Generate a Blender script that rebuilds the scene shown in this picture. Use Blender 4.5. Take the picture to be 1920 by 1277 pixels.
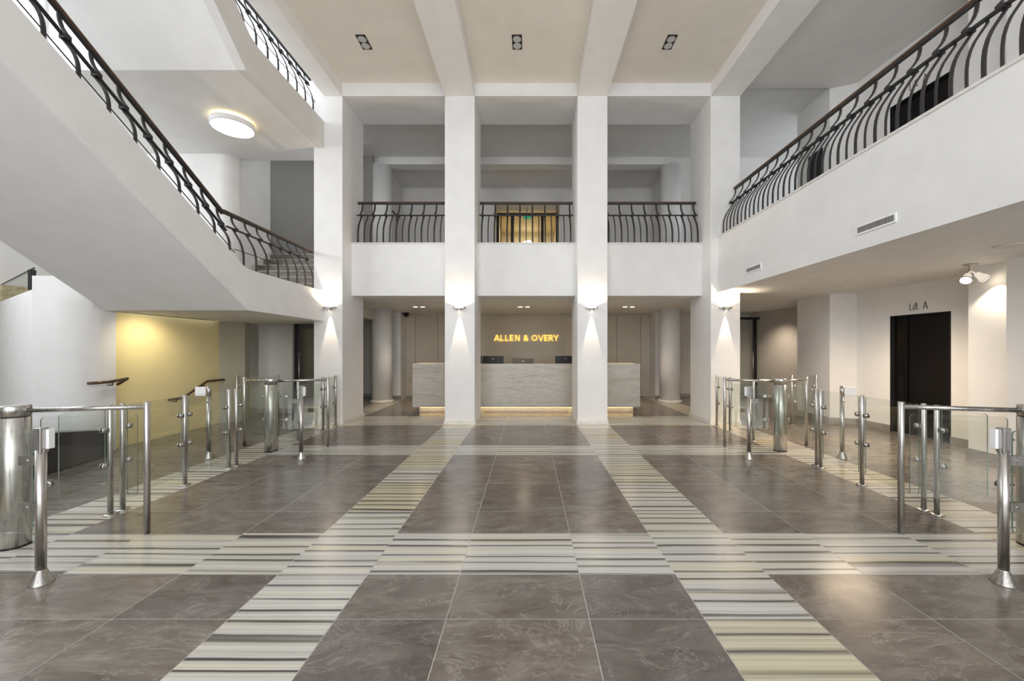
import bpy, bmesh, math, random
from mathutils import Vector, Matrix
random.seed(7)
for o in list(bpy.data.objects): bpy.data.objects.remove(o)
S = bpy.context.scene
COL = S.collection
PI = math.pi

# ---------------------------------------------------------------- camera, world, light, exposure
cam_d = bpy.data.cameras.new('camera'); cam = bpy.data.objects.new('camera', cam_d); COL.objects.link(cam)
cam.location = (0, 0, 1.5); cam.rotation_euler = (PI/2, 0, 0)
cam_d.sensor_width = 36; cam_d.lens = 36*750/1920
cam_d.shift_x = -30/1920; cam_d.shift_y = 17.5/1920
cam_d.clip_start = .05; cam_d.clip_end = 200
S.camera = cam
W = bpy.data.worlds.new('sky'); S.world = W; W.use_nodes = True
W.node_tree.nodes['Background'].inputs[0].default_value = (.86, .93, 1, 1)
W.node_tree.nodes['Background'].inputs[1].default_value = 1.9
S.view_settings.view_transform = 'Standard'; S.view_settings.look = 'None'
S.view_settings.gamma = 1; S.view_settings.use_curve_mapping = False
S.view_settings.exposure = 0.0

def area(name, loc, rot, sx, sy, power, col=(1, 1, 1)):
    d = bpy.data.lights.new(name, 'AREA'); d.shape = 'RECTANGLE'; d.size = sx; d.size_y = sy
    d.energy = power; d.color = col
    o = bpy.data.objects.new(name, d); COL.objects.link(o); o.location = loc; o.rotation_euler = rot
    return o
def spot(name, loc, target, power, ang, blend=.5, col=(1, .85, .65), r=.02):
    d = bpy.data.lights.new(name, 'SPOT'); d.energy = power; d.spot_size = math.radians(ang)
    d.spot_blend = blend; d.color = col; d.shadow_soft_size = r
    o = bpy.data.objects.new(name, d); COL.objects.link(o); o.location = loc
    v = Vector(target)-Vector(loc); o.rotation_euler = v.to_track_quat('-Z', 'Y').to_euler()
    return o
DAY = (.965, .975, 1)
# daylight through the tall windows behind the camera (one source outside each window)
for wx in (-2.3, 1.9, 6.0):
    area('daylight', (wx, -4.75, 3.5), (PI/2, 0, 0), 3.0, 5.4, {-2.3: 370, 1.9: 330, 6.0: 240}[wx], DAY)
# daylight through the windows of the left side wall
area('daylight_side', (-9.85, 4.6, 4.9), (PI/2, 0, -PI/2), 5.6, 1.2, 130, (.93, .97, 1))
area('daylight_side', (-9.85, 4.2, 6.5), (PI/2, 0, -PI/2), 6.4, 4.2, 360, (.93, .965, 1))
# daylight through the window above the upper landing
area('daylight_landing', (-6.6, 10.6, 8.2), (-PI/2, 0, 0), 4.4, 3.0, 90, (.9, .95, 1))

# ---------------------------------------------------------------- materials
def nt(name):
    m = bpy.data.materials.new(name); m.use_nodes = True
    return m, m.node_tree, m.node_tree.nodes['Principled BSDF']
def setc(b, c, rough, metal=0, spec=None):
    b.inputs['Base Color'].default_value = (*c, 1); b.inputs['Roughness'].default_value = rough
    b.inputs['Metallic'].default_value = metal
    if spec is not None: b.inputs['Specular IOR Level'].default_value = spec
def ramp(t, stops, interp='LINEAR'):
    r = t.nodes.new('ShaderNodeValToRGB'); r.color_ramp.interpolation = interp
    e = r.color_ramp.elements
    while len(e) < len(stops): e.new(.5)
    for i, (p, c) in enumerate(stops):
        e[i].position = p; e[i].color = (*c, 1) if len(c) == 3 else c
    return r
def coords(t, scale=(1, 1, 1), kind='Object'):
    tc = t.nodes.new('ShaderNodeTexCoord'); mp = t.nodes.new('ShaderNodeMapping')
    mp.inputs['Scale'].default_value = scale
    t.links.new(tc.outputs[kind], mp.inputs[0]); return mp
def noise(t, vec, scale, detail=4, rough=.5, dist=0):
    n = t.nodes.new('ShaderNodeTexNoise'); n.inputs['Scale'].default_value = scale
    n.inputs['Detail'].default_value = detail; n.inputs['Roughness'].default_value = rough
    n.inputs['Distortion'].default_value = dist
    if vec: t.links.new(vec, n.inputs['Vector'])
    return n
def paint(name, c, rough=.6, var=.03, bump=.02, scale=3):
    m, t, b = nt(name); setc(b, c, rough, 0, .3)
    mp = coords(t); n = noise(t, mp.outputs[0], scale, 5)
    lo = tuple(max(0, x*(1-var)) for x in c); hi = tuple(min(1, x*(1+var)) for x in c)
    r = ramp(t, [(.3, lo), (.7, hi)]); t.links.new(n.outputs[0], r.inputs[0]); t.links.new(r.outputs[0], b.inputs['Base Color'])
    n2 = noise(t, mp.outputs[0], 180, 2); bp = t.nodes.new('ShaderNodeBump'); bp.inputs['Strength'].default_value = bump
    bp.inputs['Distance'].default_value = .01
    t.links.new(n2.outputs[0], bp.inputs['Height']); t.links.new(bp.outputs[0], b.inputs['Normal'])
    return m
M = {}
M['wall'] = paint('white_paint', (.80, .79, .775))
M['cream'] = paint('cream_ceiling_paint', (.77, .73, .665))
M['greywhite'] = paint('grey_white_paint', (.70, .685, .66))
M['taupe'] = paint('taupe_panel', (.54, .485, .385), .45)
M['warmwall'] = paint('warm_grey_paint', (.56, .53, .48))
M['yellow'] = paint('yellow_paint', (.86, .74, .40), .55, .02)
M['coping'] = paint('pale_stone', (.72, .70, .66), .35, .08, .02, 12)
M['base'] = paint('dark_stone_base', (.30, .275, .24), .35, .15, .01, 6)
M['black'] = paint('black_metal', (.018, .018, .018), .35, .1, .0)
M['iron'] = paint('dark_iron', (.035, .032, .032), .42, .15, .02, 20)
M['alcove'] = paint('putty_paint', (.36, .33, .25))
M['beige'] = paint('beige_corridor_paint', (.72, .62, .42), .5)
M['plastic'] = paint('black_plastic', (.02, .02, .022), .4, .1, .0)
M['screen'] = paint('bronze_screen', (.11, .08, .05), .2, .1, 0)
M['white_plastic'] = paint('white_plastic', (.85, .85, .85), .35, .02, 0)
M['grout'] = paint('grout', (.52, .50, .465), .6)
M['stepstone'] = paint('step_stone', (.17, .145, .12), .4, .3, .02, 9)
M['unlit_wall'] = paint('unlit_wall_tone', (.30, .285, .265), .6)  # wall tone with the shade beyond the stairs put into its colour
M['tread_edge'] = paint('tread_edge_stone', (.45, .41, .36), .4, .1, .02, 9)

m, t, b = nt('lift_black'); setc(b, (.006, .005, .005), .12, 0, .25); M['lift'] = m
n = noise(t, coords(t).outputs[0], 2); r = ramp(t, [(0, (.10, .10, .10)), (1, (.18, .18, .18))]); t.links.new(n.outputs[0], r.inputs[0]); t.links.new(r.outputs[0], b.inputs['Roughness'])

m, t, b = nt('handrail_wood'); setc(b, (.10, .055, .03), .3); M['wood'] = m
n = noise(t, coords(t, (8, 1, 8)).outputs[0], 6, 6); r = ramp(t, [(.3, (.05, .027, .016)), (.7, (.13, .075, .042))]); t.links.new(n.outputs[0], r.inputs[0]); t.links.new(r.outputs[0], b.inputs['Base Color'])

def steel(name, c, rough):
    m, t, b = nt(name); setc(b, c, rough, 1)
    n = noise(t, coords(t, (1, 1, .02)).outputs[0], 160, 3)
    r = ramp(t, [(.3, tuple(x*.82 for x in c)), (.7, tuple(min(1, x*1.1) for x in c))]); t.links.new(n.outputs[0], r.inputs[0]); t.links.new(r.outputs[0], b.inputs['Base Color'])
    r2 = ramp(t, [(.2, (rough*.7,)*3), (.8, (rough*1.3,)*3)]); t.links.new(n.outputs[0], r2.inputs[0]); t.links.new(r2.outputs[0], b.inputs['Roughness'])
    return m
M['steel'] = steel('brushed_steel', (.56, .54, .51), .29)
M['steel_dark'] = steel('satin_steel', (.52, .51, .49), .32)

m, t, b = nt('clear_glass'); M['glass'] = m
t.nodes.remove(b); out = t.nodes['Material Output']
tr = t.nodes.new('ShaderNodeBsdfTransparent'); tr.inputs[0].default_value = (.955, .97, .955, 1)
gl = t.nodes.new('ShaderNodeBsdfGlossy'); gl.inputs['Roughness'].default_value = .01
lw_ = t.nodes.new('ShaderNodeLayerWeight'); pw = t.nodes.new('ShaderNodeMath'); pw.operation = 'POWER'; pw.inputs[1].default_value = 4.0
t.links.new(lw_.outputs['Facing'], pw.inputs[0]); fr = t.nodes.new('ShaderNodeMath'); fr.operation = 'MULTIPLY_ADD'; fr.inputs[1].default_value = .75; fr.inputs[2].default_value = .045
t.links.new(pw.outputs[0], fr.inputs[0])
mx = t.nodes.new('ShaderNodeMixShader'); t.links.new(fr.outputs[0], mx.inputs[0]); t.links.new(tr.outputs[0], mx.inputs[1]); t.links.new(gl.outputs[0], mx.inputs[2]); t.links.new(mx.outputs[0], out.inputs[0])
m, t, b = nt('glass_edge'); setc(b, (.2, .26, .23), .15); M['glass_edge'] = m
nn = noise(t, coords(t).outputs[0], 5); rr = ramp(t, [(0, (.17, .22, .19)), (1, (.25, .31, .27))]); t.links.new(nn.outputs[0], rr.inputs[0]); t.links.new(rr.outputs[0], b.inputs['Base Color'])

def emis(name, c, s, base=(.8, .8, .8)):
    m, t, b = nt(name); setc(b, base, .5); b.inputs['Emission Color'].default_value = (*c, 1); b.inputs['Emission Strength'].default_value = s
    return m
M['lamp'] = emis('lamp_diffuser', (1, .93, .78), 5)
M['halo'] = emis('lamp_backlight', (1, .78, .35), 5)
M['bulb'] = emis('halogen_bulb', (1, .86, .66), 9)
M['bulb_soft'] = emis('downlight_bulb', (1, .85, .65), 5)
M['bulb_off'] = emis('unlit_reflector', (1, 1, 1), 0.02, (.45, .45, .44))
M['led'] = emis('led_strip', (1, .70, .30), 2.0)
M['goldsign'] = emis('gold_letters', (1, .66, .12), .95, (.8, .6, .2))
M['exit'] = emis('exit_green', (.05, .45, .22), .35, (.03, .3, .15))
M['shade'] = emis('lit_glass_shade', (1, .86, .70), .55, (.6, .58, .55))

# floor stones: every tile carries its own random number in the vertex colour layer "tile"
def tile_rand(t):
    a = t.nodes.new('ShaderNodeAttribute'); a.attribute_name = 'tile'
    tc = t.nodes.new('ShaderNodeTexCoord')
    sc = t.nodes.new('ShaderNodeVectorMath'); sc.operation = 'SCALE'; sc.inputs['Scale'].default_value = 37
    t.links.new(a.outputs['Color'], sc.inputs[0])
    ad = t.nodes.new('ShaderNodeVectorMath'); ad.operation = 'ADD'
    t.links.new(tc.outputs['Object'], ad.inputs[0]); t.links.new(sc.outputs[0], ad.inputs[1])
    return a, ad
def mixc(t, fac, a, bb, mode='MIX'):
    mx = t.nodes.new('ShaderNodeMix'); mx.data_type = 'RGBA'; mx.blend_type = mode
    for s, v in ((0, fac), (6, a), (7, bb)):
        if isinstance(v, (int, float)): mx.inputs[s].default_value = v
        elif isinstance(v, tuple): mx.inputs[s].default_value = (*v, 1)
        else: t.links.new(v, mx.inputs[s])
    return mx.outputs[2]
def mapping(t, vec, scale, rot=(0, 0, 0)):
    mp = t.nodes.new('ShaderNodeMapping'); mp.inputs['Scale'].default_value = scale; mp.inputs['Rotation'].default_value = rot
    t.links.new(vec, mp.inputs[0]); return mp.outputs[0]
m, t, b = nt('brown_grey_marble'); M['dark_tile'] = m; setc(b, (.15, .13, .11), .2, 0, .5)
a, v = tile_rand(t); v = v.outputs[0]
n1 = noise(t, mapping(t, v, (1, 2.6, 1), (0, 0, -.5)), 2.6, 12, .72, .8)
r1 = ramp(t, [(.34, (.120, .100, .083)), (.5, (.175, .151, .130)), (.66, (.245, .217, .190))]); t.links.new(n1.outputs[0], r1.inputs[0])
n2 = noise(t, mapping(t, v, (1, 1.8, 1), (0, 0, .6)), 1.6, 10, .68, 1.2)
sub = t.nodes.new('ShaderNodeMath'); sub.operation = 'SUBTRACT'; sub.inputs[1].default_value = .5; t.links.new(n2.outputs[0], sub.inputs[0])
ab = t.nodes.new('ShaderNodeMath'); ab.operation = 'ABSOLUTE'; t.links.new(sub.outputs[0], ab.inputs[0])
r2 = ramp(t, [(0, (.6,)*3), (.004, (.2,)*3), (.014, (0,)*3)]); t.links.new(ab.outputs[0], r2.inputs[0])
c = mixc(t, r2.outputs[0], r1.outputs[0], (.42, .39, .36))
sepa = t.nodes.new('ShaderNodeSeparateColor'); t.links.new(a.outputs['Color'], sepa.inputs[0])
rt = ramp(t, [(0, (.86, .86, .87)), (1, (1.1, 1.07, 1.04))]); t.links.new(sepa.outputs[2], rt.inputs[0])
c = mixc(t, 1.0, c, rt.outputs[0], 'MULTIPLY'); t.links.new(c, b.inputs['Base Color'])
r3 = ramp(t, [(.3, (.16,)*3), (.7, (.26,)*3)]); t.links.new(n1.outputs[0], r3.inputs[0]); t.links.new(r3.outputs[0], b.inputs['Roughness'])

m, t, b = nt('striped_marble'); M['stripe_tile'] = m; setc(b, (.6, .58, .5), .2, 0, .5)
a, v = tile_rand(t); v = v.outputs[0]
sepa = t.nodes.new('ShaderNodeSeparateColor'); t.links.new(a.outputs['Color'], sepa.inputs[0])
def mth(op, x, y=None, z=None):
    n = t.nodes.new('ShaderNodeMath'); n.operation = op
    for i, q in enumerate((x, y, z)):
        if q is None: continue
        if isinstance(q, (int, float)): n.inputs[i].default_value = q
        else: t.links.new(q, n.inputs[i])
    return n.outputs[0]
sp = t.nodes.new('ShaderNodeSeparateXYZ'); t.links.new(v, sp.inputs[0])
w1 = noise(t, mapping(t, v, (.9, 2.6, 1)), 1.0, 3, .5)            # waviness and uneven spacing of the veins
w2 = noise(t, mapping(t, v, (.05, 6.5, .1)), 1.0, 1, .5)
yy = mth('ADD', mth('ADD', sp.outputs[1], mth('MULTIPLY', w1.outputs[0], .035)), mth('MULTIPLY', w2.outputs[0], .17))
fr1 = mth('FRACT', mth('MULTIPLY', yy, 8.6)); fr2 = mth('FRACT', mth('MULTIPLY', mth('ADD', yy, .013), 25.0))
amp = noise(t, mapping(t, v, (.35, 11, .4)), 1.0, 2, .5)
nb = noise(t, mapping(t, v, (.2, 8, .5)), 1.0, 2, .5, .1)                        # broad tone bands
rb = ramp(t, [(.34, (.56, .535, .50)), (.5, (.65, .635, .585)), (.62, (.64, .60, .49)), (.72, (.58, .52, .36))]); t.links.new(nb.outputs[0], rb.inputs[0])
ry = ramp(t, [(.5, (1, 1, 1)), (.95, (.97, .90, .70))]); t.links.new(sepa.outputs[2], ry.inputs[0])
c = mixc(t, 1.0, rb.outputs[0], ry.outputs[0], 'MULTIPLY')
rl = ramp(t, [(.0, (.55,)*3), (.04, (.1,)*3), (.16, (0,)*3), (.62, (0,)*3), (.78, (.35,)*3), (.87, (1,)*3), (1, (1,)*3)]); t.links.new(fr1, rl.inputs[0])
ra = ramp(t, [(.34, (.35,)*3), (.44, (.85,)*3), (.55, (1,)*3)]); t.links.new(amp.outputs[0], ra.inputs[0])
f = mixc(t, 1.0, rl.outputs[0], ra.outputs[0], 'MULTIPLY')
c = mixc(t, f, c, (.085, .08, .07))
rl2 = ramp(t, [(.0, (.9,)*3), (.1, (1,)*3), (.7, (1,)*3), (.95, (.74,)*3)]); t.links.new(fr2, rl2.inputs[0])
c = mixc(t, .8, c, mixc(t, 1.0, c, rl2.outputs[0], 'MULTIPLY'))
nf = noise(t, mapping(t, v, (.8, 60, 1)), 1.0, 3, .6); rf = ramp(t, [(.35, (.88,)*3), (.6, (1,)*3)]); t.links.new(nf.outputs[0], rf.inputs[0])
c = mixc(t, 1.0, c, rf.outputs[0], 'MULTIPLY')
ng = noise(t, mapping(t, v, (1, 1, 1)), 1.3, 5, .6, 1.5)                          # rare rusty cracks
ag = mth('ABSOLUTE', mth('SUBTRACT', ng.outputs[0], .30)); rg = ramp(t, [(0, (.7,)*3), (.0022, (0,)*3)]); t.links.new(ag, rg.inputs[0])
c = mixc(t, rg.outputs[0], c, (.38, .25, .07)); t.links.new(c, b.inputs['Base Color'])

m, t, b = nt('travertine'); M['travertine'] = m; setc(b, (.5, .45, .4), .3)
mp = coords(t, (.5, .5, 5)); n1 = noise(t, mp.outputs[0], 2.2, 8, .65, .8)
r1 = ramp(t, [(.28, (.40, .355, .29)), (.45, (.55, .51, .44)), (.62, (.60, .565, .50)), (.78, (.50, .455, .385))]); t.links.new(n1.outputs[0], r1.inputs[0])
n2 = noise(t, coords(t, (1.2, 1.2, 9)).outputs[0], 6, 6, .7, .5); r2 = ramp(t, [(.3, (.70,)*3), (.55, (1,)*3)]); t.links.new(n2.outputs[0], r2.inputs[0])
t.links.new(mixc(t, 1.0, r1.outputs[0], r2.outputs[0], 'MULTIPLY'), b.inputs['Base Color'])
m, t, b = nt('mosaic_stone'); M['mosaic'] = m; setc(b, (.6, .5, .3), .5)
n1 = noise(t, coords(t).outputs[0], 14, 5); r1 = ramp(t, [(.35, (.45, .34, .17)), (.6, (.75, .66, .45))]); t.links.new(n1.outputs[0], r1.inputs[0]); t.links.new(r1.outputs[0], b.inputs['Base Color'])

# ---------------------------------------------------------------- mesh helpers
class MB:
    def __init__(s): s.v = []; s.f = []; s.mi = []; s.sm = []
    def add(s, vs, fs, mi=0, sm=False):
        k = len(s.v); s.v += [tuple(p) for p in vs]
        for f in fs: s.f.append([k+i for i in f]); s.mi.append(mi); s.sm.append(sm)
        return s
    def box(s, x0, x1, y0, y1, z0, z1, mi=0):
        vs = [(x, y, z) for z in (z0, z1) for y in (y0, y1) for x in (x0, x1)]
        return s.add(vs, [(0, 2, 3, 1), (4, 5, 7, 6), (0, 1, 5, 4), (2, 6, 7, 3), (0, 4, 6, 2), (1, 3, 7, 5)], mi)
    def prism(s, poly, z0, z1, mi=0, sm=False):          # polygon in XY (counter clockwise) raised along Z
        n = len(poly); vs = [(x, y, z0) for x, y in poly]+[(x, y, z1) for x, y in poly]
        s.add(vs, [tuple(range(n-1, -1, -1)), tuple(range(n, 2*n))], mi)
        return s.add(vs, [(i, (i+1) % n, n+(i+1) % n, n+i) for i in range(n)], mi, sm)
    def prismx(s, poly, x0, x1, mi=0):                   # polygon in YZ extruded along X
        n = len(poly); vs = [(x0, y, z) for y, z in poly]+[(x1, y, z) for y, z in poly]
        return s.add(vs, [tuple(range(n-1, -1, -1)), tuple(range(n, 2*n))]+[(i, (i+1) % n, n+(i+1) % n, n+i) for i in range(n)], mi)
    def lathe(s, prof, c, n=24, axis=(0, 0, 1), mi=0, sm=True):   # prof: list of (r, h)
        ax = Vector(axis).normalized(); q = Vector((0, 0, 1)).rotation_difference(ax)
        vs = []
        for r, h in prof:
            for i in range(n):
                a = 2*PI*i/n; vs.append(Vector(c)+q @ Vector((r*math.cos(a), r*math.sin(a), h)))
        fs = []
        for j in range(len(prof)-1):
            for i in range(n): fs.append((j*n+i, j*n+(i+1) % n, (j+1)*n+(i+1) % n, (j+1)*n+i))
        k = len(prof)-1
        s.add(vs, fs, mi, sm)
        s.add(vs[:n], [tuple(range(n-1, -1, -1))], mi); s.add(vs[k*n:], [tuple(range(n))], mi)
        return s
    def cyl(s, c, r, h, n=20, axis=(0, 0, 1), mi=0, bev=0):
        prof = [(r, 0), (r, h)] if not bev else [(r-bev, 0), (r, bev), (r, h-bev), (r-bev, h)]
        return s.lathe(prof, c, n, axis, mi)
    def tube(s, a, b, r, n=14, mi=0):
        a = Vector(a); b = Vector(b); return s.cyl(a, r, (b-a).length, n, b-a, mi)
    def path(s, pts, w, d, side, mi=0):                  # flat bar along pts: width w along "side", thickness d across
        pts = [Vector(p) for p in pts]; side = Vector(side).normalized(); vs = []
        for i, p in enumerate(pts):
            tn = (pts[min(i+1, len(pts)-1)]-pts[max(i-1, 0)]).normalized(); nr = tn.cross(side).normalized()
            for a, c in ((-1, -1), (1, -1), (1, 1), (-1, 1)): vs.append(p+side*a*w/2+nr*c*d/2)
        fs = [(3, 2, 1, 0)]; k = len(pts)-1
        for j in range(k):
            for i in range(4): fs.append((j*4+i, j*4+(i+1) % 4, (j+1)*4+(i+1) % 4, (j+1)*4+i))
        fs.append((4*k, 4*k+1, 4*k+2, 4*k+3)); return s.add(vs, fs, mi)
    def build(s, name, mats, parent=None, bevel=0, origin=None):
        me = bpy.data.meshes.new(name)
        vs = s.v
        if origin: vs = [(x-origin[0], y-origin[1], z-origin[2]) for x, y, z in s.v]
        me.from_pydata(vs, [], s.f)
        for mm in (mats if isinstance(mats, (list, tuple)) else [mats]): me.materials.append(M[mm])
        for i, p in enumerate(me.polygons): p.material_index = s.mi[i]; p.use_smooth = s.sm[i]
        bm = bmesh.new(); bm.from_mesh(me); bmesh.ops.remove_doubles(bm, verts=bm.verts, dist=1e-5)
        bmesh.ops.recalc_face_normals(bm, faces=bm.faces); bm.to_mesh(me); bm.free()
        o = bpy.data.objects.new(name, me); COL.objects.link(o)
        if origin: o.location = origin
        if parent is not None:
            o.parent = parent
            if not origin: o.location = (-parent.location[0], -parent.location[1], -parent.location[2])
            else: o.location = Vector(origin)-parent.location
            if parent.parent is not None:          # sub-part: parent's own offset is already local
                wl = parent.parent.location+parent.location
                o.location = (Vector(origin) if origin else Vector((0, 0, 0)))-wl
        if bevel:
            b = o.modifiers.new('bevel', 'BEVEL'); b.width = bevel; b.segments = 2; b.limit_method = 'ANGLE'
        return o
def thing(name, label, cat, loc, group=None):
    o = bpy.data.objects.new(name, None); COL.objects.link(o); o.location = loc; o.empty_display_size = .1
    o['label'] = label; o['category'] = cat
    if group: o['group'] = group
    return o
def tag(o, label, cat, group=None):
    o['label'] = label; o['category'] = cat
    if group: o['group'] = group
    return o
def st(mb, name, mats, label=None):
    o = mb.build(name, mats); o['kind'] = 'structure'
    if label: o['label'] = label
    return o
def box(*a): return MB().box(*a)

# ---------------------------------------------------------------- levels and lines of the hall
ZS, ZK, ZF = 2.65, 3.77, 3.70        # mezzanine soffit, kerb top, mezzanine floor
ZB, ZC = 6.61, 6.87                  # beam soffit, ceiling
PX = [(-4.31, -3.735), (-1.675, -1.073), (.998, 1.600), (3.68, 4.27)]   # the four pillars
PY0, PY1 = 8.05, 9.07

# ---------------------------------------------------------------- floor
def build_floor():
    xs_c = [-4.31, -3.72, -3.12, -2.32, -1.668, -1.071, -.456, .342, .985, 1.598, 2.25, 3.05, 3.68, 4.27]
    xs = [-9.72, -8.92, -8.12, -7.32, -6.52, -5.72, -4.92]+xs_c+[5.07, 5.87, 6.67, 7.47, 8.27, 9.1]
    ys = [-4.6, -4.0, -3.2, -2.62, -2.0, -1.2, -.42, .16, .69, 1.46, 2.228, 2.672, 3.27, 3.713, 4.482, 5.23, 5.71, 6.285, 6.745, 7.5, 7.95, 9.05,
          9.8, 10.6, 11.4, 12.2, 13.0]
    sx = {(-4.31, -3.72), (-1.668, -1.071), (.985, 1.598), (3.68, 4.27)}
    sy = {(-3.2, -2.62), (-.42, .16), (2.672, 3.27), (5.71, 6.285), (7.95, 9.05)}
    V = []; F = []; MI = []; CL = []; g = .0023
    def quad(x0, x1, y0, y1, mi, c):
        k = len(V); V.extend([(x0+g, y0+g, 0), (x1-g, y0+g, 0), (x1-g, y1-g, 0), (x0+g, y1-g, 0)]); F.append((k, k+1, k+2, k+3)); MI.append(mi); CL.append(c)
    for i in range(len(xs)-1):
        for j in range(len(ys)-1):
            x0, x1, y0, y1 = xs[i], xs[i+1], ys[j], ys[j+1]
            c = (random.random(), random.random(), random.random())
            inhall = -4.32 < x0 and x1 < 4.28
            if (x0, x1) in sx: quad(x0, x1, y0, y1, 1, c)
            elif (y0, y1) in sy and inhall: quad(x0, x1, y0, y1, 1, (c[0], c[1], c[2]*.6))
            else: quad(x0, x1, y0, y1, 0, c)
    k = len(V); V.extend([(-9.75, -4.6, -.0008), (9.15, -4.6, -.0008), (9.15, 13, -.0008), (-9.75, 13, -.0008)]); F.append((k, k+1, k+2, k+3)); MI.append(2); CL.append((0, 0, 0))
    b0 = len(V); V.extend([(-9.75, -4.6, -.2), (9.15, -4.6, -.2), (9.15, 13, -.2), (-9.75, 13, -.2)])
    for a, bb in ((0, 1), (1, 2), (2, 3), (3, 0)): F.append((k+a, b0+a, b0+bb, k+bb)); MI.append(2); CL.append((0, 0, 0))
    F.append((b0+3, b0+2, b0+1, b0)); MI.append(2); CL.append((0, 0, 0))
    me = bpy.data.meshes.new('floor'); me.from_pydata(V, [], F)
    for q in ('dark_tile', 'stripe_tile', 'grout'): me.materials.append(M[q])
    for i, p in enumerate(me.polygons): p.material_index = MI[i]
    ca = me.color_attributes.new('tile', 'FLOAT_COLOR', 'CORNER')
    for i, p in enumerate(me.polygons):
        for li in p.loop_indices: ca.data[li].color = (*CL[i], 1)
    o = bpy.data.objects.new('floor', me); COL.objects.link(o); o['kind'] = 'structure'
    o['label'] = 'polished brown grey marble floor crossed by striped cream marble bands'
build_floor()

# ---------------------------------------------------------------- ceilings and walls
st(box(-4.1, PX[3][0]+.01, -4.6, 8.1, ZC, ZC+.25), 'ceiling', 'cream')
st(box(PX[3][0]+.01, 9.2, -4.6, 8.2, ZC, ZC+.25), 'ceiling', 'greywhite')
st(box(-9.5, 9.2, 9.07, 13.6, 6.93, 7.2), 'ceiling', 'greywhite')
st(box(4.27, 9.2, 8.2, 9.07, 6.93, 7.2), 'ceiling', 'greywhite')
# mezzanine slabs (their soffit is the ground floor ceiling)
st(MB().box(-4.31, 9.2, 8.85, 14.2, ZS, ZF).box(3.95, 9.2, -4.6, 8.85, ZS, ZF), 'floor', 'wall')
st(box(-9.5, -4.31, 9.66, 11.5, ZS-.3, ZF), 'floor', 'warmwall')
st(box(-9.5, -4.31, 11.5, 13, ZS, ZF), 'floor', 'warmwall')
# rear wall with tall windows, behind the camera
mb = MB(); cur = -9.75
for wx in (-2.3, 1.9, 6.0):
    mb.box(cur, wx-1.5, -4.6, -4.3, 0, 10.2); mb.box(wx-1.5, wx+1.5, -4.6, -4.3, 0, .7); mb.box(wx-1.5, wx+1.5, -4.6, -4.3, 6.2, 10.2); cur = wx+1.5
mb.box(cur, 9.2, -4.6, -4.3, 0, 10.2); st(mb, 'wall_rear', 'wall')
for wx in (-2.3, 1.9, 6.0):
    w = MB()
    for i in range(5): w.box(wx-1.5+i*.735, wx-1.5+i*.735+.06, -4.5, -4.42, .7, 6.2)
    for i in range(7): w.box(wx-1.5, wx+1.5, -4.5, -4.42, .7+i*.906, .7+i*.906+.06)
    st(w, 'window_1', 'black')
# left wall with windows
st(MB().box(-9.75, -9.5, -4.6, 13, 0, .7).box(-9.75, -9.5, 5.4, 7.4, .7, 4.2).box(-9.75, -9.5, 7.4, 13, .7, 6.3).box(-9.75, -9.5, -4.6, -2.2, .7, 10.2)
   .box(-9.75, -9.5, -2.2, 5.4, .7, 4.2).box(-9.75, -9.5, -2.2, .9, 4.2, 10.2).box(-9.75, -9.5, .9, 13, 9.2, 10.2).box(-9.75, -9.5, 8.0, 13, 6.3, 9.2), 'wall_left', 'wall')
w = MB()
for y in (.9, 2.7, 4.5, 6.3, 7.9): w.box(-9.68, -9.6, y, y+.05, 4.2, 9.2)
for z in (5.8, 7.4, 9.15): w.box(-9.68, -9.6, .9, 7.95, z, z+.05)
st(w, 'window_2', 'wall')
st(box(-9.75, -4.1, -4.6, 8.3, 10.2, 10.4), 'ceiling', 'wall')
st(box(-4.1, -3.95, -4.6, 8.3, 7.12, 10.2), 'wall_stairwell', 'wall')
# stairwell walls behind the landings
st(MB().box(-9.5, -6.42, 8.3, 8.5, 2.5, 5.57).prism([(-6.12, 8.5), (-6.12, 8.6), (-6.42, 8.6), (-6.42, 8.3)]+[(-6.42+.3*math.sin(a), 8.6-.3*math.cos(a)) for a in [PI/2*i/10 for i in range(1, 10)]], 2.5, 5.57)
   .box(-6.3, -6.12, 8.6, 9.5, 2.5, 6.93), 'wall_landing', 'wall')
# wall under the stair with a rounded corner
arc = [(-6.52+.32*math.sin(a), 5.82-.32*math.cos(a)) for a in [PI/2*i/14 for i in range(15)]]
st(MB().prism([(-6.82, 5.5)]+arc+[(-6.2, 6.02), (-6.82, 6.02)], 0, 2.08, 0, False).prism([(-6.82, 5.5)]+[p for p in arc if p[0] < -6.21]+[(-6.21, 6.0), (-6.82, 6.0)], 2.08, 2.52), 'wall_stair', 'wall')
st(MB().prism([(-6.82, 5.5), (-6.82, 5.64), (-9.5, 7.28), (-9.5, 7.14)], 0, 2.33), 'wall_side', 'wall')
# yellow wall and the walls beyond it
st(box(-6.5, -6.31, 6.02, 8.17, 0, 2.08), 'wall_yellow', 'yellow')
st(MB().prism([(-6.31, 8.17), (-5.98, 8.45), (-5.98, 8.6), (-6.5, 8.6), (-6.5, 8.17)], 0, 2.08), 'wall_alcove', 'alcove')
st(MB().box(-8.2, -6.3, 10.4, 10.6, 0, ZS).box(-6.43, -5.62, 9.55, 9.7, 0, 2.35), 'wall_corridor', 'warmwall')
st(MB().box(-9.5, -4.2, 12.8, 13.0, 0, ZS).box(4.1, 9.2, 12.8, 13, 0, ZS), 'wall_back', 'warmwall')
st(MB().box(-4.2, -3.9, 12.25, 13.0, 0, ZS).box(3.9, 4.12, 12.25, 13, 0, ZS), 'wall_back', 'wall')
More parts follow.
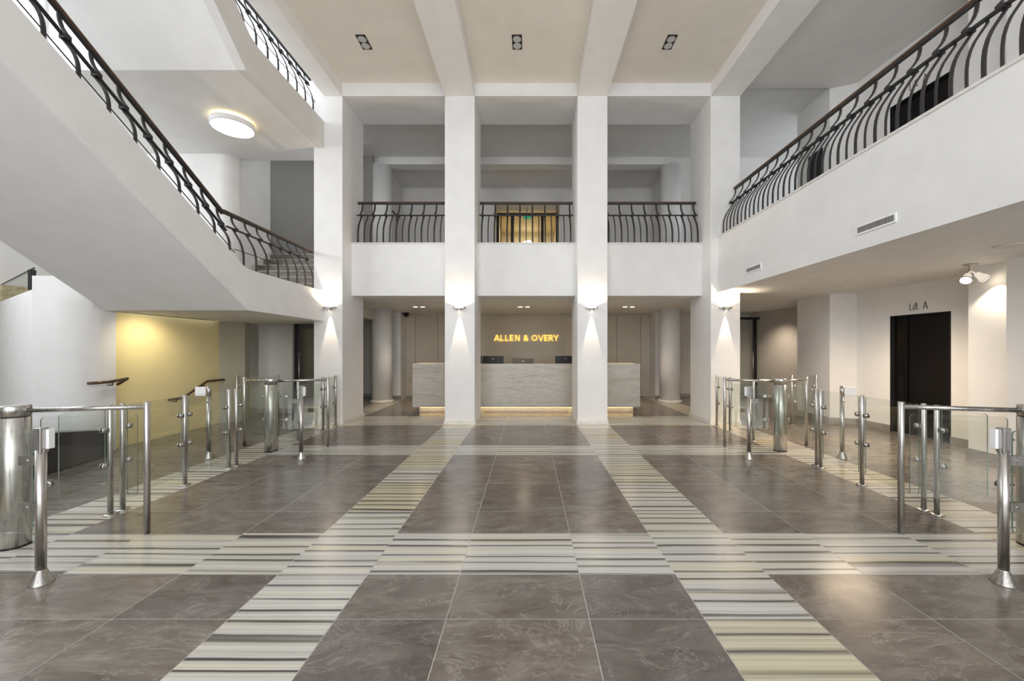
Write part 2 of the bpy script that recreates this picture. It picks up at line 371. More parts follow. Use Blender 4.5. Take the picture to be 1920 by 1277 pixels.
# panelled reception wall
mb = MB()
edges = [-3.9, -3.6, -1.98*1.45, -1.6, 1.6, 2.83, 3.6, 3.9]
for i in range(len(edges)-1): mb.box(edges[i]+.006, edges[i+1]-.006, 12.78, 12.9, .02, 2.58)
mb.box(-3.9, 3.9, 12.82, 13, 0, ZS)
st(mb, 'wall_reception', 'taupe')
# upper floor walls
st(MB().box(-9.5, -4.2, 11.3, 11.5, ZF, 7).box(4.15, 9.2, 11.3, 11.5, ZF, 7), 'wall_upper', 'greywhite')
st(MB().box(-4.35, -4.2, 11.5, 13.5, ZF, 7).box(4.15, 4.3, 11.5, 13.5, ZF, 7), 'wall_upper', 'greywhite')
st(MB().box(-4.2, -1.1, 13.4, 14.2, ZF, 7).box(1.07, 4.15, 13.4, 14.2, ZF, 7).box(-1.1, 1.07, 13.4, 14.2, 6.38, 7), 'wall_upper', 'greywhite')
st(MB().box(-4.2, 4.15, 11.25, 11.6, 6.72, 6.93), 'trim_1', 'greywhite')
st(MB().box(-1.3, 1.3, 16.8, 17, ZF, 6.5).box(-1.3, -1.1, 14.2, 17, ZF, 6.5).box(1.1, 1.3, 14.2, 17, ZF, 6.5).box(-1.3, 1.3, 14.2, 17, 6.4, 6.6), 'wall_passage', 'beige')
st(box(-1.3, 1.3, 14.2, 17, ZF-.2, ZF), 'floor', 'beige')
st(box(-7.6, -4.35, 11.2, 11.3, ZF, 6.93), 'wall_stair_shade', 'unlit_wall')  # added panel, darkened in colour to stand for the unlit wall behind it
# right side: the lift wall, the pier and the walls around them (full height)
lw = [(6.24, 9.27), (6.2, 8.22), (6.62, 8.05), (6.82, 5.65)]
mb = MB()
mb.prism([(6.24, 9.27), (6.2, 8.22), (6.62, 8.05), (6.92, 8.05), (6.92, 9.27)], 0, 6.93)
def lwx(y): return 6.62+(8.05-y)*.0833
LY0, LY1 = 6.39, 7.37                                   # lift door opening
for z0, z1, d0 in ((0, ZS, 2.12), (ZS, 6.93, 5.96)):
    mb.prism([(lwx(8.05), 8.05), (lwx(LY1), LY1), (lwx(LY1)+.3, LY1), (lwx(8.05)+.3, 8.05)], z0, z1)
    mb.prism([(lwx(LY0), LY0), (lwx(5.65), 5.65), (lwx(5.65)+.3, 5.65), (lwx(LY0)+.3, LY0)], z0, z1)
    mb.prism([(lwx(LY1), LY1), (lwx(LY0), LY0), (lwx(LY0)+.3, LY0), (lwx(LY1)+.3, LY1)], d0, z1)
st(mb, 'wall_lift', 'wall')
st(MB().box(6.22, 9.2, 5.06, 5.65, 0, ZC), 'wall_pier', 'wall')
st(MB().box(6.05, 9.2, 4.0, 5.06, 0, ZC).box(6.6, 9.2, -4.6, 4.0, 0, ZC), 'wall_right', 'wall')
st(MB().box(7.12, 7.3, 9.2, 12.8, 0, ZS).box(6.24, 7.12, 9.2, 9.28, 0, 0.01), 'wall_passage', 'warmwall')
# dark stone bases
mb = MB()
bh = .115
mb.prism([(6.60, 8.04), (6.18, 8.21), (6.22, 9.27), (6.2, 9.27), (6.165, 8.19), (6.59, 8.02)], 0, bh)
mb.prism([(lwx(8.05)-.015, 8.05), (lwx(LY1)-.015, LY1), (lwx(LY1), LY1), (lwx(8.05), 8.05)], 0, bh)
mb.prism([(lwx(LY0)-.015, LY0), (lwx(5.65)-.015, 5.65), (lwx(5.65), 5.65), (lwx(LY0), LY0)], 0, bh)
mb.box(6.2, 6.22, 5.06, 5.67, 0, bh); mb.box(6.03, 6.05, 4.0, 5.08, 0, bh)
st(mb, 'baseboard_right', 'base')
mb = MB(); mb.prism([(-6.30, 8.155), (-5.965, 8.44), (-5.98, 8.45), (-6.31, 8.17)], 0, .1); mb.box(-6.43, -5.61, 9.53, 9.55, 0, .1)
mb.box(-9.4, -4.2, 12.78, 12.8, 0, .1); mb.box(4.12, 7.1, 12.78, 12.8, 0, .1); mb.box(-4.22, -3.88, 12.23, 12.25, 0, .1); mb.box(3.88, 4.14, 12.23, 12.25, 0, .1)
mb.box(7.1, 7.12, 9.2, 12.8, 0, .1)
st(mb, 'baseboard_back', 'base')
st(box(-6.31, -6.298, 6.02, 8.17, 0, .06), 'baseboard_left', 'yellow')

# ---------------------------------------------------------------- pillars, beams, columns
pnames = ['white square pillar beside the staircase, leftmost of the four', 'white square pillar left of the gold lettering', 'white square pillar right of the gold lettering', 'white square pillar carrying the right hand balcony, rightmost of the four']
for (x0, x1), lb in zip(PX, pnames):
    t_ = thing('square_pillar', lb, 'pillar', ((x0+x1)/2, (PY0+PY1)/2, 0), 'square pillars in front of the reception')
    box(x0, x1, PY0, PY1, 0, ZB).build('shaft', 'wall', t_, .006)
    MB().box(x0-.02, x1+.02, PY0-.02, PY1+.02, 0, .055).box(x0-.012, x1+.012, PY0-.012, PY1+.012, .055, .085).build('plinth', 'coping', t_, .004)
bl = ['white ceiling beam running over the stair side pillar', 'white ceiling beam above the second pillar from the left', 'white ceiling beam above the third pillar from the left', 'white ceiling beam along the edge of the right balcony']
for i, (x0, x1) in enumerate(PX):
    o = box(x0 if i else -4.1, x1, -4.3, PY0, ZB, ZC).build('ceiling_beam', 'wall', None); tag(o, bl[i], 'beam', 'ceiling beams')
o = box(-4.31, 4.27, PY0, PY1, ZB, 7.3).build('cross_beam', 'wall'); tag(o, 'wide white cross beam resting on the four pillars', 'beam')
for x, lb in ((-4.2, 'round white column left of the reception desk'), (4.08, 'round white column right of the reception desk')):
    t_ = thing('round_column', lb, 'column', (x, 11.5, 0), 'round columns by the reception desk')
    MB().cyl((x, 11.5, 0), .285, ZS, 40).build('shaft', 'wall', t_)
    MB().lathe([(.33, 0), (.335, .03), (.325, .06), (.29, .075)], (x, 11.5, 0), 40).build('base_ring', 'coping', t_)
    up = MB().cyl((x, 11.45, ZF), .285, 6.73-ZF, 40).build('round_column', 'wall')
    tag(up, 'round white column on the upper floor, '+('left' if x < 0 else 'right')+' end of the far beam', 'column', 'upper floor columns')

# ---------------------------------------------------------------- balconies (parapets and copings)
for i, lb in ((0, 'white balcony parapet in the bay nearest the stairs'), (1, 'white balcony parapet in the middle bay above the gold lettering'), (2, 'white balcony parapet in the bay left of the fourth pillar')):
    x0, x1 = PX[i][1], PX[i+1][0]
    t_ = thing('balcony_parapet', lb, 'balcony', ((x0+x1)/2, 8.65, ZS), 'back balcony parapets')
    box(x0, x1, 8.47, 8.85, ZS-.005, ZK-.03).build('parapet', 'wall', t_)
    box(x0, x1, 8.455, 8.85, ZK-.03, ZK).build('coping', 'coping', t_)
t_ = thing('balcony_parapet', 'long white side balcony parapet with two air grilles, right of the hall', 'balcony', (3.9, 3, ZS))
box(3.81, 3.95, -4.3, 8.05, ZS-.002, ZK-.03).build('parapet', 'wall', t_)
box(3.795, 3.96, -4.3, 8.05, ZK-.03, ZK).build('coping', 'coping', t_)
for y0, y1, lb in ((4.13, 4.64, 'white slotted air grille nearer the camera on the side balcony'), (6.52, 6.98, 'white slotted air grille nearer the pillar on the side balcony')):
    g = thing('air_grille', lb, 'vent', (3.8, (y0+y1)/2, 2.83), 'air grilles on the side balcony')
    MB().box(3.795, 3.81, y0, y1, 2.82, 2.84).box(3.795, 3.81, y0, y1, 2.905, 2.925).box(3.795, 3.81, y0, y0+.02, 2.84, 2.905).box(3.795, 3.81, y1-.02, y1, 2.84, 2.905).build('frame', 'white_plastic', g)
    sl = MB(); y = y0+.03
    while y < y1-.03: sl.box(3.797, 3.809, y, y+.009, 2.845, 2.9); y += .02
    sl.build('slats', 'steel_dark', g)

# ---------------------------------------------------------------- wrought iron railings
LOW = [(.24, 0), (.242, .12), (.24, .20), (.23, .28), (.205, .365), (.17, .44), (.13, .50), (.088, .56), (.06, .60), (.055, .625)]
UPP = [(.115, .645), (.11, .66), (.075, .695), (.035, .75), (.01, .81), (0, .86), (0, .91)]
NF = 0.635                                                # normal mid height
def scaled(prof, mid, top):
    out = []
    for o, z in prof:
        out.append((o, z/NF*mid if z <= NF else mid+(z-NF)/(.91-NF)*(top-mid)))
    return out
def iron_railing(label, P, Q, out, ups, mid=.635, top=.93, wire=False, osc=1.0, short=0, origin=None, group=None, th=None, ends=(0, 0), dens=2):
    """P->Q: handrail line projected on the kerb (base heights in z). ups: positions 0..L of the full balusters"""
    P = Vector(P); Q = Vector(Q); d = (Q-P); L = math.hypot(d.x, d.y); u = Vector((d.x/L, d.y/L, d.z/L)); out = Vector(out)
    side = Vector((u.x, u.y, 0))
    if th is None: th = thing('balcony_railing', label, 'railing', tuple(P), group)
    def at(s_): return P+u*s_
    lowp = [(o*osc, z) for o, z in scaled(LOW, mid, top-.02)]; uppp = [(o*osc, z) for o, z in scaled(UPP, mid, top-.02)]
    me_l = me_t = me_u = me_n = None
    def inst(kind, s_, w, prof):
        nonlocal cache
        key = (kind, w)
        p = at(s_)
        if key not in cache:
            m_ = MB(); m_.path([out*o+Vector((0, 0, z)) for o, z in prof], w, .013, side)
            ob = m_.build(kind, 'iron', None); cache[key] = ob; ob.parent = th
        else:
            ob = cache[key].copy(); COL.objects.link(ob)
        ob.location = p-th.location
    cache = {}
    step = ups[1]-ups[0]
    for s_ in ups:
        inst('baluster', s_, .034, lowp); inst('upper_scroll', s_, .034, uppp)
        key = 'node'
        if key not in cache:
            ob = MB().box(-.026, .026, -.042*osc, .042*osc, -.02, .02).build('node', 'iron'); cache[key] = ob; ob.parent = th
        else: ob = cache[key].copy(); COL.objects.link(ob)
        ang = math.atan2(side.y, side.x); ob.rotation_euler = (0, 0, ang)
        ob.location = at(s_)+out*.078*osc+Vector((0, 0, mid))-th.location
    if dens == 2:
        for s_ in ups[:-1]: inst('baluster', s_+step/2, .022, lowp)
    a0, a1 = -ends[0], L+ends[1]; aT = a1; a1 = a1-short
    MB().path([at(a0)+out*.078*osc+Vector((0, 0, mid)), at(a1)+out*.078*osc+Vector((0, 0, mid))], .018, .044*osc, Vector((0, 0, 1))).build('middle_rail', 'iron', th)
    MB().path([at(a0)+Vector((0, 0, top-.02)), at(aT)+Vector((0, 0, top-.02))], .02, .042, Vector((0, 0, 1))).build('top_bar', 'iron', th)
    MB().path([at(a0)+Vector((0, 0, top+.008)), at(aT)+Vector((0, 0, top+.008))], .032, .058, Vector((0, 0, 1))).build('handrail', 'wood', th, .01)
    if wire:
        MB().tube(at(a0)+out*.24*osc+Vector((0, 0, wire)), at(a1)+out*.24*osc+Vector((0, 0, wire)), .006, 8).build('wire', 'iron', th)
    return th
RY = 8.72
iron_railing('dark iron railing with bowed bars in the bay nearest the stairs', (-3.70, RY, ZK), (-1.70, RY, ZK), (0, -1, 0), [.095+.269*i for i in range(8)], group='bowed railings of the back balcony')
iron_railing('dark iron railing with bowed bars in front of the upper glass doors', (-1.05, RY, ZK), (.975, RY, ZK), (0, -1, 0), [.068+.2695*i for i in range(8)], group='bowed railings of the back balcony')
iron_railing('dark iron railing with bowed bars beside the fourth pillar, upper floor', (1.62, RY, ZK), (3.655, RY, ZK), (0, -1, 0), [.096+.269*i for i in range(8)], group='bowed railings of the back balcony')
iron_railing('long dark iron railing with bowed bars along the right side balcony', (4.10, 7.93, ZK), (4.10, .9, ZK), (-1, 0, 0), [.03+.2655*i for i in range(26)])
# hand rail posts of a glass gate on the upper floor
o = MB().cyl((1.75*1.08, 9.6, ZF), .035, 1.0, 14).build('access_post', 'black'); tag(o, 'plain black post behind the upper railing right of the middle', 'post')

# ---------------------------------------------------------------- staircase
SL = .607
def flight(z0, zt, y1, y0, zk):                            # z0 soffit at the foot, zk kerb top at the foot
    th = thing('staircase', '', 'staircase', (-5.15, 5.8, zt))
    return th
def saw(y1, y0, zb, zt, n_):
    """profile of a flight rising towards the camera from y1 (foot) to y0: underside zb, top zt"""
    pts = [(y1, zb), (y1, zt)]; n = n_; r = (y1-y0)*SL/n; tr = (y1-y0)/n
    for i in range(n): pts += [(y1-tr*i, zt+r*(i+1)), (y1-tr*(i+1), zt+r*(i+1))]
    pts.append((y0, zb+(y1-y0)*SL+.0)); return pts
s1 = thing('staircase', 'white staircase with a sloping soffit rising over the left glass gates', 'staircase', (-5.15, 8.0, 2.08))
MB().prismx([(5.86, 2.08), (5.86, 2.35), (-1.0, 2.35+6.86*SL), (-1.0, 2.08+6.86*SL)], -6.05, -4.24).build('soffit', 'wall', s1)
MB().prismx(saw(5.7, -1.0, 2.3, 2.56, 22), -6.05, -4.24).build('treads', 'stepstone', s1)
kerb = [(5.86, 2.08), (8.045, 2.08), (8.045, 2.68), (5.95, 2.68), (5.8, 2.70), (5.65, 2.78), (-1.0, 2.78+6.65*SL), (-1.0, 2.08+6.86*SL)]
MB().prismx(kerb, -4.24, -4.10).build('stringer', 'wall', s1)
MB().prismx([(5.86, 2.08), (5.86, 2.68), (5.65, 2.78), (-1.0, 2.78+6.65*SL), (-1.0, 2.08+6.86*SL)], -6.2, -6.05).build('stringer', 'wall', s1)
MB().box(-6.2, -4.24, 5.86, 8.045, 2.08, 2.58).box(-6.3, -4.32, 8.045, 8.9, 2.08, 2.5).build('landing_slab', 'wall', s1)
box(-6.2, -4.24, 5.86, 8.045, 2.58, 2.6).build('landing_floor', 'stepstone', s1)
for i in range(7):
    y = 8.2+.25*i; z = 2.86+.18*i-.18
    if z+.18 > ZF+.15: break
    MB().box(-6.12, -4.315, y, y+.30 if i < 5 else y+.2, max(2.08+.12*i, z-.25), z+.17, 0).box(-6.12, -4.315, y-.012, y+.3 if i < 5 else y+.2, z+.165, z+.18, 1).build('step', ['stepstone', 'tread_edge'], s1)
MB().prismx([(8.15, 2.6), (8.15, 2.86), (9.5, 3.87), (9.5, 3.6)], -6.118, -6.09).build('skirting', 'coping', s1)
s2 = thing('staircase', 'white upper landing and flight high on the left, holding the round lamp', 'staircase', (-5.15, 8.0, 5.57))
D = 3.41
MB().prismx([(5.82, 5.57), (5.82, 5.85), (2.2, 5.85+3.62*SL*1.35), (2.2, 5.57+3.62*SL*1.35)], -6.2, -4.24).build('soffit', 'wall', s2)
MB().prismx([(5.82, 5.57), (8.045, 5.57), (8.045, 6.09), (6.1, 6.09), (5.9, 6.14), (2.2, 6.14+3.7*SL*1.35), (2.2, 5.57+3.62*SL*1.35)], -4.24, -4.10).build('stringer', 'greywhite', s2)
MB().box(-8.6, -4.24, 5.82, 8.045, 5.57, 6.0).box(-8.6, -4.32, 8.045, 8.6, 5.57, 6.0).build('landing_slab', 'wall', s2)
# railings of the stairs: one thing each, flight part and landing part
def stair_rail(label, dz, yend, ytop, slope, wire):
    th = thing('stair_railing', label, 'railing', (-4.33, 5.7, 2.68+dz), 'iron railings of the staircase')
    ups = [5.6+.0-.2675*i for i in range(int((5.6-ytop)/.2675)+1)]
    yb = 5.66
    iron_railing(label, (-4.33, yb, 2.78+dz), (-4.33, ytop, 2.78+dz+(yb-ytop)*slope), (1, 0, 0), [yb-5.566+.2675*i for i in range(int((yb-ytop)/.2675))], .41, .67, .10 if wire else False, th=th, dens=1, osc=.74)
    iron_railing(label, (-4.33, yb, 2.68+dz), (-4.33, yend, 2.68+dz), (1, 0, 0), [.18+.27*i for i in range(8)], .57, .79, .245, th=th, dens=1, osc=.74, short=.24 if yend > 8 else .15)
    return th
stair_rail('dark iron railing climbing the near flight and round its landing', 0, 8.03, .2, SL, True)
stair_rail('small dark iron railing on the upper landing against bright daylight', D, 7.96, 3.2, SL*1.3, True)

# round lamp under the upper landing
L_ = thing('ceiling_lamp', 'round white drum lamp glowing under the upper landing', 'lamp', (-5.24, 7.1, 5.57))
MB().lathe([(.313, 5.43), (.335, 5.43), (.335, 5.52), (.30, 5.52)], (-5.24, 7.1, 0), 48).build('rim', 'white_plastic', L_)
MB().cyl((-5.24, 7.1, 5.42), .312, .012, 48).build('diffuser', 'lamp', L_)
MB().cyl((-5.24, 7.1, 5.52), .27, .045, 40).build('backlight', 'halo', L_)

# dark picture ledge and glass balustrade on the low wall at far left
g = thing('glass_balustrade', 'glass balustrade with a dark end post on the low wall at far left', 'railing', (-7.2, 5.9, 2.33))
def wallpt(x): return 5.57+(-6.82-x)*.612
MB().prism([(-7.0, wallpt(-7.0)-.02), (-7.0, wallpt(-7.0)+.02), (-9.4, wallpt(-9.4)+.02), (-9.4, wallpt(-9.4)-.02)], 2.33, 2.36).build('base_channel', 'black', g)
MB().prism([(-7.05, wallpt(-7.05)-.006), (-7.05, wallpt(-7.05)+.006), (-9.4, wallpt(-9.4)+.006), (-9.4, wallpt(-9.4)-.006)], 2.36, 2.66).build('pane', 'glass', g)
MB().prism([(-7.05, wallpt(-7.05)-.012), (-7.05, wallpt(-7.05)+.012), (-9.4, wallpt(-9.4)+.012), (-9.4, wallpt(-9.4)-.012)], 2.66, 2.675).build('top_rail', 'black', g)
MB().box(-7.22, -7.17, wallpt(-7.2)-.03, wallpt(-7.2)+.03, 2.36, 2.66).build('post', 'black', g)
o = box(-9.5, -9.42, 6.4, 7.9, 2.38, 2.66).build('stone_ledge', 'mosaic'); tag(o, 'mottled ochre stone ledge behind the glass balustrade at far left', 'ledge')

# low black plinth by the foot of the stair wall
o = MB(); q = [(-5.72, 4.62), (-5.90, 5.66), (-6.15, 5.66), (-6.35, 5.47), (-6.9, 5.47), (-6.9, 4.62)]; zt = [.53, .37, .37, .40, .40, .53]
o.add([(x, y, 0) for x, y in q]+[(x, y, z) for (x, y), z in zip(q, zt)], [tuple(range(6)), tuple(range(11, 5, -1))]+[(i, (i+1) % 6, (i+1) % 6+6, i+6) for i in range(6)])
o = o.build('low_plinth', 'lift', None, .01); tag(o, 'low glossy black plinth seen through the nearest left gate', 'plinth')

# wall handrails
def wall_rail(label, pts, brk, normal):
    th = thing('wall_handrail', label, 'handrail', pts[0])
    m_ = MB()
    for a, b_ in zip(pts, pts[1:]): m_.tube(a, b_, .021, 12)
    for p in pts[1:-1]: m_.lathe([(.001, -.021), (.015, -.015), (.021, 0), (.015, .015), (.001, .021)], p, 12)
    m_.build('rail', 'wood', th)
    for p in brk:
        MB().tube(p, Vector(p)+Vector((0, 0, -.05)), .007, 8).tube(Vector(p)+Vector((0, 0, -.05)), Vector(p)+Vector((0, 0, -.05))+Vector(normal)*.075, .007, 8).build('bracket', 'black', th)
wall_rail('dark handrail sloping along the yellow wall', [(-6.235, 6.95, .63), (-6.235, 7.22, .63), (-6.235, 7.78, .89), (-6.235, 8.2, .89)], [(-6.235, 7.1, .63), (-6.235, 7.7, .853)], (-1, 0, 0))
wall_rail('short dark handrail wrapped round the white rounded corner', [(-6.16, 5.60, 1.03), (-6.13, 5.85, 1.03), (-6.13, 6.12, 1.06), (-6.26, 6.10, .97)], [(-6.13, 5.9, 1.03)], (-1, 0, 0))

# ---------------------------------------------------------------- glass doors and frames
def door_set(name, x0, x1, y, z0, z1, posts, label, w=.05, bars=()):
    th = thing(name, label, 'door', ((x0+x1)/2, y, z0)); del th['category']; th['kind'] = 'structure'
    m_ = MB().box(x0, x1, y-.03, y+.03, z1-.07, z1)
    for p in posts: m_.box(p-w/2, p+w/2, y-.03, y+.03, z0, z1-.07)
    m_.build('frame', 'black', th)
    box(x0, x1, y-.006, y+.006, z0, z1-.07).build('pane', 'glass', th)
    for hx in bars: MB().tube((hx, y-.08, z0+.55), (hx, y-.08, z0+1.45), .014, 10).box(hx-.01, hx+.01, y-.08, y, z0+.6, z0+.62).box(hx-.01, hx+.01, y-.08, y, z0+1.38, z0+1.4).build('handle', 'steel_dark', th)
    return th
door_set('door_1', -1.09, 1.06, 14.0, ZF, 6.28, (-1.06, -.55, .5, 1.02), 'black framed glass doors on the upper floor', .1, (.40,))
door_set('door_2', -5.62, -4.35, 9.6, 0, 2.33, (-5.55, -4.4), 'black framed glass door behind the stair side pillar', .07, (-5.45,))
door_set('door_3', 6.3, 7.1, 12.3, 0, 2.5, (6.33, 6.97), 'black framed glass door beyond the right pillar', .1, (6.88,))
o = MB().box(-.16, .1, 13.7, 13.72, 5.98, 6.12).build('exit_sign', 'exit'); tag(o, 'small green exit sign hanging before the upper glass doors', 'sign')
st(box(-.05, -.03, 13.7, 13.72, 6.12, 6.38), 'trim_2', 'black')
o = MB().lathe([(.02, 0), (.17, .01), (.19, .06), (.12, .11)], (0, 16.2, 5.79), 28).build('ceiling_lamp', 'lamp'); tag(o, 'small glowing round lamp beyond the upper glass doors', 'lamp')
area('passage_light', (0, 15.5, 6.3), (0, 0, 0), 1.5, 1.5, 30, (1, .85, .6))
# black door edge in the left wall of the upper passage
door = MB().box(-4.2, -4.19, 11.9, 12.7, ZF, 5.75).build('door_4', 'greywhite'); door['kind'] = 'structure'
fr_ = MB().box(-4.2, -4.17, 11.86, 11.9, ZF, 5.8).box(-4.2, -4.17, 12.7, 12.74, ZF, 5.8).box(-4.2, -4.17, 11.86, 12.74, 5.76, 5.8).build('frame', 'black', None); fr_.parent = door

d5 = MB().prism([(6.19, 8.42), (6.21, 8.42), (6.225, 8.86), (6.205, 8.86)], ZF, 5.76).build('door_5', 'lift'); d5['kind'] = 'structure'; d5['label'] = 'dark door on the upper floor beyond the right railing'
# ---------------------------------------------------------------- lifts
def lift(z0, zt, label, zl):
    th = thing('lift_door', label, 'lift', (6.8, (LY0+LY1)/2, z0))
    ys_ = [LY1, LY1-.25, LY1-.72, LY0]
    for i in range(3):
        a, b_ = ys_[i]-.004, ys_[i+1]+.004
        MB().prism([(lwx(a)+.06+.02*(i == 1), a), (lwx(b_)+.06+.02*(i == 1), b_), (lwx(b_)+.12, b_), (lwx(a)+.12, a)], z0, zt).build('door_panel', 'lift', th)
    m_ = MB()
    for a in (LY1, LY0+.014): m_.prism([(lwx(a)-.006, a), (lwx(a-.014)-.006, a-.014), (lwx(a-.014)+.12, a-.014), (lwx(a)+.12, a)], z0, zt)
    m_.prism([(lwx(LY1)-.006, LY1), (lwx(LY0)-.006, LY0), (lwx(LY0)+.12, LY0), (lwx(LY1)+.12, LY1)], zt-.014, zt)
    m_.build('frame', 'black', th)
    # thin lettering above the door: L i ft  A
    lt = thing('lift_lettering', 'thin dark Lift A lettering above the '+('ground floor' if z0 < 1 else 'upper floor')+' lift door', 'lettering', (lwx(6.9)-.01, 6.9, zl), 'lift letterings')
    yl = 7.02; sc = .125
    def P(u, w): y = yl-u*sc; return (lwx(y)-.004, y, zl+w*sc)
    glyphs = [('letter_l', [[(0, 1), (0, 0), (.30, 0)]]), ('letter_i', [[(.45, .5), (.45, 0)], [(.45, .66), (.45, .7)]]),
              ('letter_f', [[(.66, 0), (.66, .85), (.72, .97), (.84, .97), (.90, .85)], [(.66, .6), (.80, .6)]]), ('letter_t', [[(.90, .85), (.90, .12), (.97, .02), (1.08, .06)], [(.84, .6), (1.04, .6)]]),
              ('letter_a', [[(1.72, 0), (2.0, 1.03), (2.28, 0)], [(1.82, .33), (2.18, .33)]])]
    for nm, sts in glyphs:
        m_ = MB()
        for s_ in sts:
            for a, b_ in zip(s_, s_[1:]): m_.tube(P(*a), P(*b_), .0045, 6)
        m_.build(nm, 'black', lt)
lift(0, 2.12, 'black lift door under the balcony on the right', 2.19)
lift(ZF, 5.96, 'black lift door on the upper floor behind the right railing', 6.05)
st(box(7.0, 7.2, 5.7, 8.0, 0, 6.9), 'wall_shaft', 'black')

# ---------------------------------------------------------------- wall lamps on the pillars
lx = [(-3.975, 'first'), (-1.375, 'second'), (1.275, 'third'), (3.965, 'fourth')]
lab = ['steel wall lamp on the pillar beside the stairs, throwing light up and down', 'steel wall lamp on the pillar left of the gold lettering', 'steel wall lamp on the pillar right of the gold lettering', 'steel wall lamp on the pillar under the side balcony corner']
for (x, k_), lb in zip(lx, lab):
    th = thing('wall_lamp', lb, 'wall lamp', (x, PY0, 2.34), 'wall lamps on the pillars')
    MB().prism([(x-.125, PY0), (x-.125, PY0-.05), (x-.09, PY0-.085), (x+.09, PY0-.085), (x+.125, PY0-.05), (x+.125, PY0)], 2.33, 2.36).build('top_plate', 'steel', th)
    MB().lathe([(.03, 2.285), (.05, 2.30), (.055, 2.33)], (x, PY0-.056, 0), 20).build('housing', 'steel', th)
    MB().cyl((x, PY0-.056, 2.281), .022, .005, 16).build('lower_lens', 'bulb', th)
    MB().box(x-.07, x+.07, PY0-.07, PY0-.02, 2.3605, 2.364).build('upper_lens', 'bulb', th)
    spot('wall_lamp_up', (x, PY0-.055, 2.372), (x, PY0-.02, 3.4), 46, 156, .35, (1, .80, .56), .015)
    spot('wall_lamp_down', (x, PY0-.045, 2.275), (x, PY0+.05, 1.2), 90, 30, .3, (1, .80, .58), .008)

# ---------------------------------------------------------------- ceiling spot boxes
for x, lb in ((-2.86, 'black twin spotlight recessed in the left ceiling bay'), (-.19, 'black twin spotlight recessed in the middle ceiling bay'), (2.47, 'black twin spotlight recessed in the right ceiling bay')):
    y0 = 6.82; th = thing('ceiling_spotlight', lb, 'spotlight', (x, y0+.15, ZC), 'recessed twin ceiling spotlights')
    MB().box(x-.085, x+.085, y0-.01, y0+.32, ZC-.012, ZC-.001).build('housing', 'black', th, .004)
    for dy in (.08, .23): MB().lathe([(.068, ZC-.02), (.072, ZC-.014), (.04, ZC-.012)], (x, y0+dy, 0), 24).build('reflector', 'bulb_off', th)
# ground floor twin downlights over the desk
for x, lb in ((-2.90, 'lit twin downlight above the left end of the reception desk'), (-.11, 'lit twin downlight above the middle of the reception desk'), (2.68, 'lit twin downlight above the right end of the reception desk')):
    th = thing('downlight', lb, 'downlight', (x, 10.65, ZS), 'twin downlights over the desk')
    MB().box(x-.2, x+.2, 10.57, 10.73, ZS-.008, ZS-.001).build('trim_plate', 'cream', th)
    for dx in (-.095, .095): MB().cyl((x+dx, 10.65, ZS-.011), .06, .003, 24).build('lamp_disc', 'bulb_soft', th)
    spot('downlight_beam', (x, 10.65, ZS-.02), (x, 10.2, 0), 170, 125, .9, (1, .80, .58), .05)
for x, y, lb in ((5.31, 4.4, 'flat round unlit downlight under the side balcony, nearest the camera'), (-3.9, 10.0, 'flat round unlit downlight in the ceiling near the left round column'), (3.9, 10.5, 'flat round unlit downlight in the ceiling near the right round column'), (6.5, 10.8, 'flat round downlight in the ceiling of the passage right of the fourth pillar')):
    o = MB().lathe([(.14, ZS-.002), (.14, ZS-.008), (.12, ZS-.014)], (x, y, 0), 32).build('ceiling_disc', 'cream'); tag(o, lb, 'downlight')
spot('passage_warm', (6.2, 10.9, ZS-.03), (6.6, 11.2, 0), 120, 120, .8, (1, .82, .65), .05)
spot('passage_warm', (-5.4, 11.2, ZS-.03), (-5.4, 11.2, 0), 90, 130, .8, (.9, 1, .75), .05)
spot('alcove_warm', (-7.4, 9.95, ZS-.05), (-6.9, 9.6, 0), 25, 130, .8, (1, .8, .65), .05)
spot('stair_fill', (-5.75, 6.5, 2.03), (-6.3, 6.5, .9), 30, 150, .8, (1, .86, .6), .06)  # warm fill light added for the yellow wall, without a fitting of its own
o = MB().cyl((-5.75, 6.5, 2.066), .05, .013, 20).build('downlight', 'cream'); tag(o, 'small flat cream disc added above the fill light in the landing soffit', 'downlight')  # unlit disc added where the fill light sits
# dome camera
o = MB().lathe([(.0, 2.52), (.05, 2.53), (.08, 2.57), (.085, 2.60), (.09, 2.60), (.09, ZS)], (-3.78, 12.4, 0), 24).build('security_camera', 'plastic'); tag(o, 'small black dome camera on the ceiling left of the reception wall', 'camera')

# spotlight pair on the ceiling near the lift
c0 = Vector((5.94, 5.37, ZS))
th = thing('spot_fixture', 'ceiling fitting with two lit halogen spot heads near the lift', 'spotlight', c0)
MB().lathe([(.07, -.003), (.075, -.012), (.03, -.02), (.018, -.025), (.018, -.10)], c0, 24).build('ceiling_mount', 'steel', th)
for nm, p, dv in (('spot_head', Vector((-.10, -.05, -.18)), Vector((-.45, -.25, -.5))), ('spot_head', Vector((.09, -.03, -.16)), Vector((.55, -.35, -.6)))):
    dv.normalize(); cc = c0+p
    hd = MB(); hd.tube(c0+Vector((0, 0, -.09)), cc, .008, 8)
    hd.lathe([(.02, -.05), (.034, -.04), (.04, .0), (.062, .06), (.066, .07), (.060, .072)], cc, 24, dv); hd = hd.build(nm, 'shade', th)
    MB().cyl(cc+dv*.073, .055, .004, 24, dv).build('lens', 'bulb', hd)
    MB().lathe([(.067, .066), (.072, .07), (.067, .074)], cc, 24, dv).build('rim', 'steel', hd)
spot('halogen_spot', c0+Vector((.17, -.1, -.26)), (6.3, 5.3, .6), 27, 110, .35, (1, .85, .65), .03)
spot('halogen_spot', c0+Vector((-.17, -.1, -.26)), (4.2, 5.6, 0), 150, 95, .6, (1, .84, .62), .03)
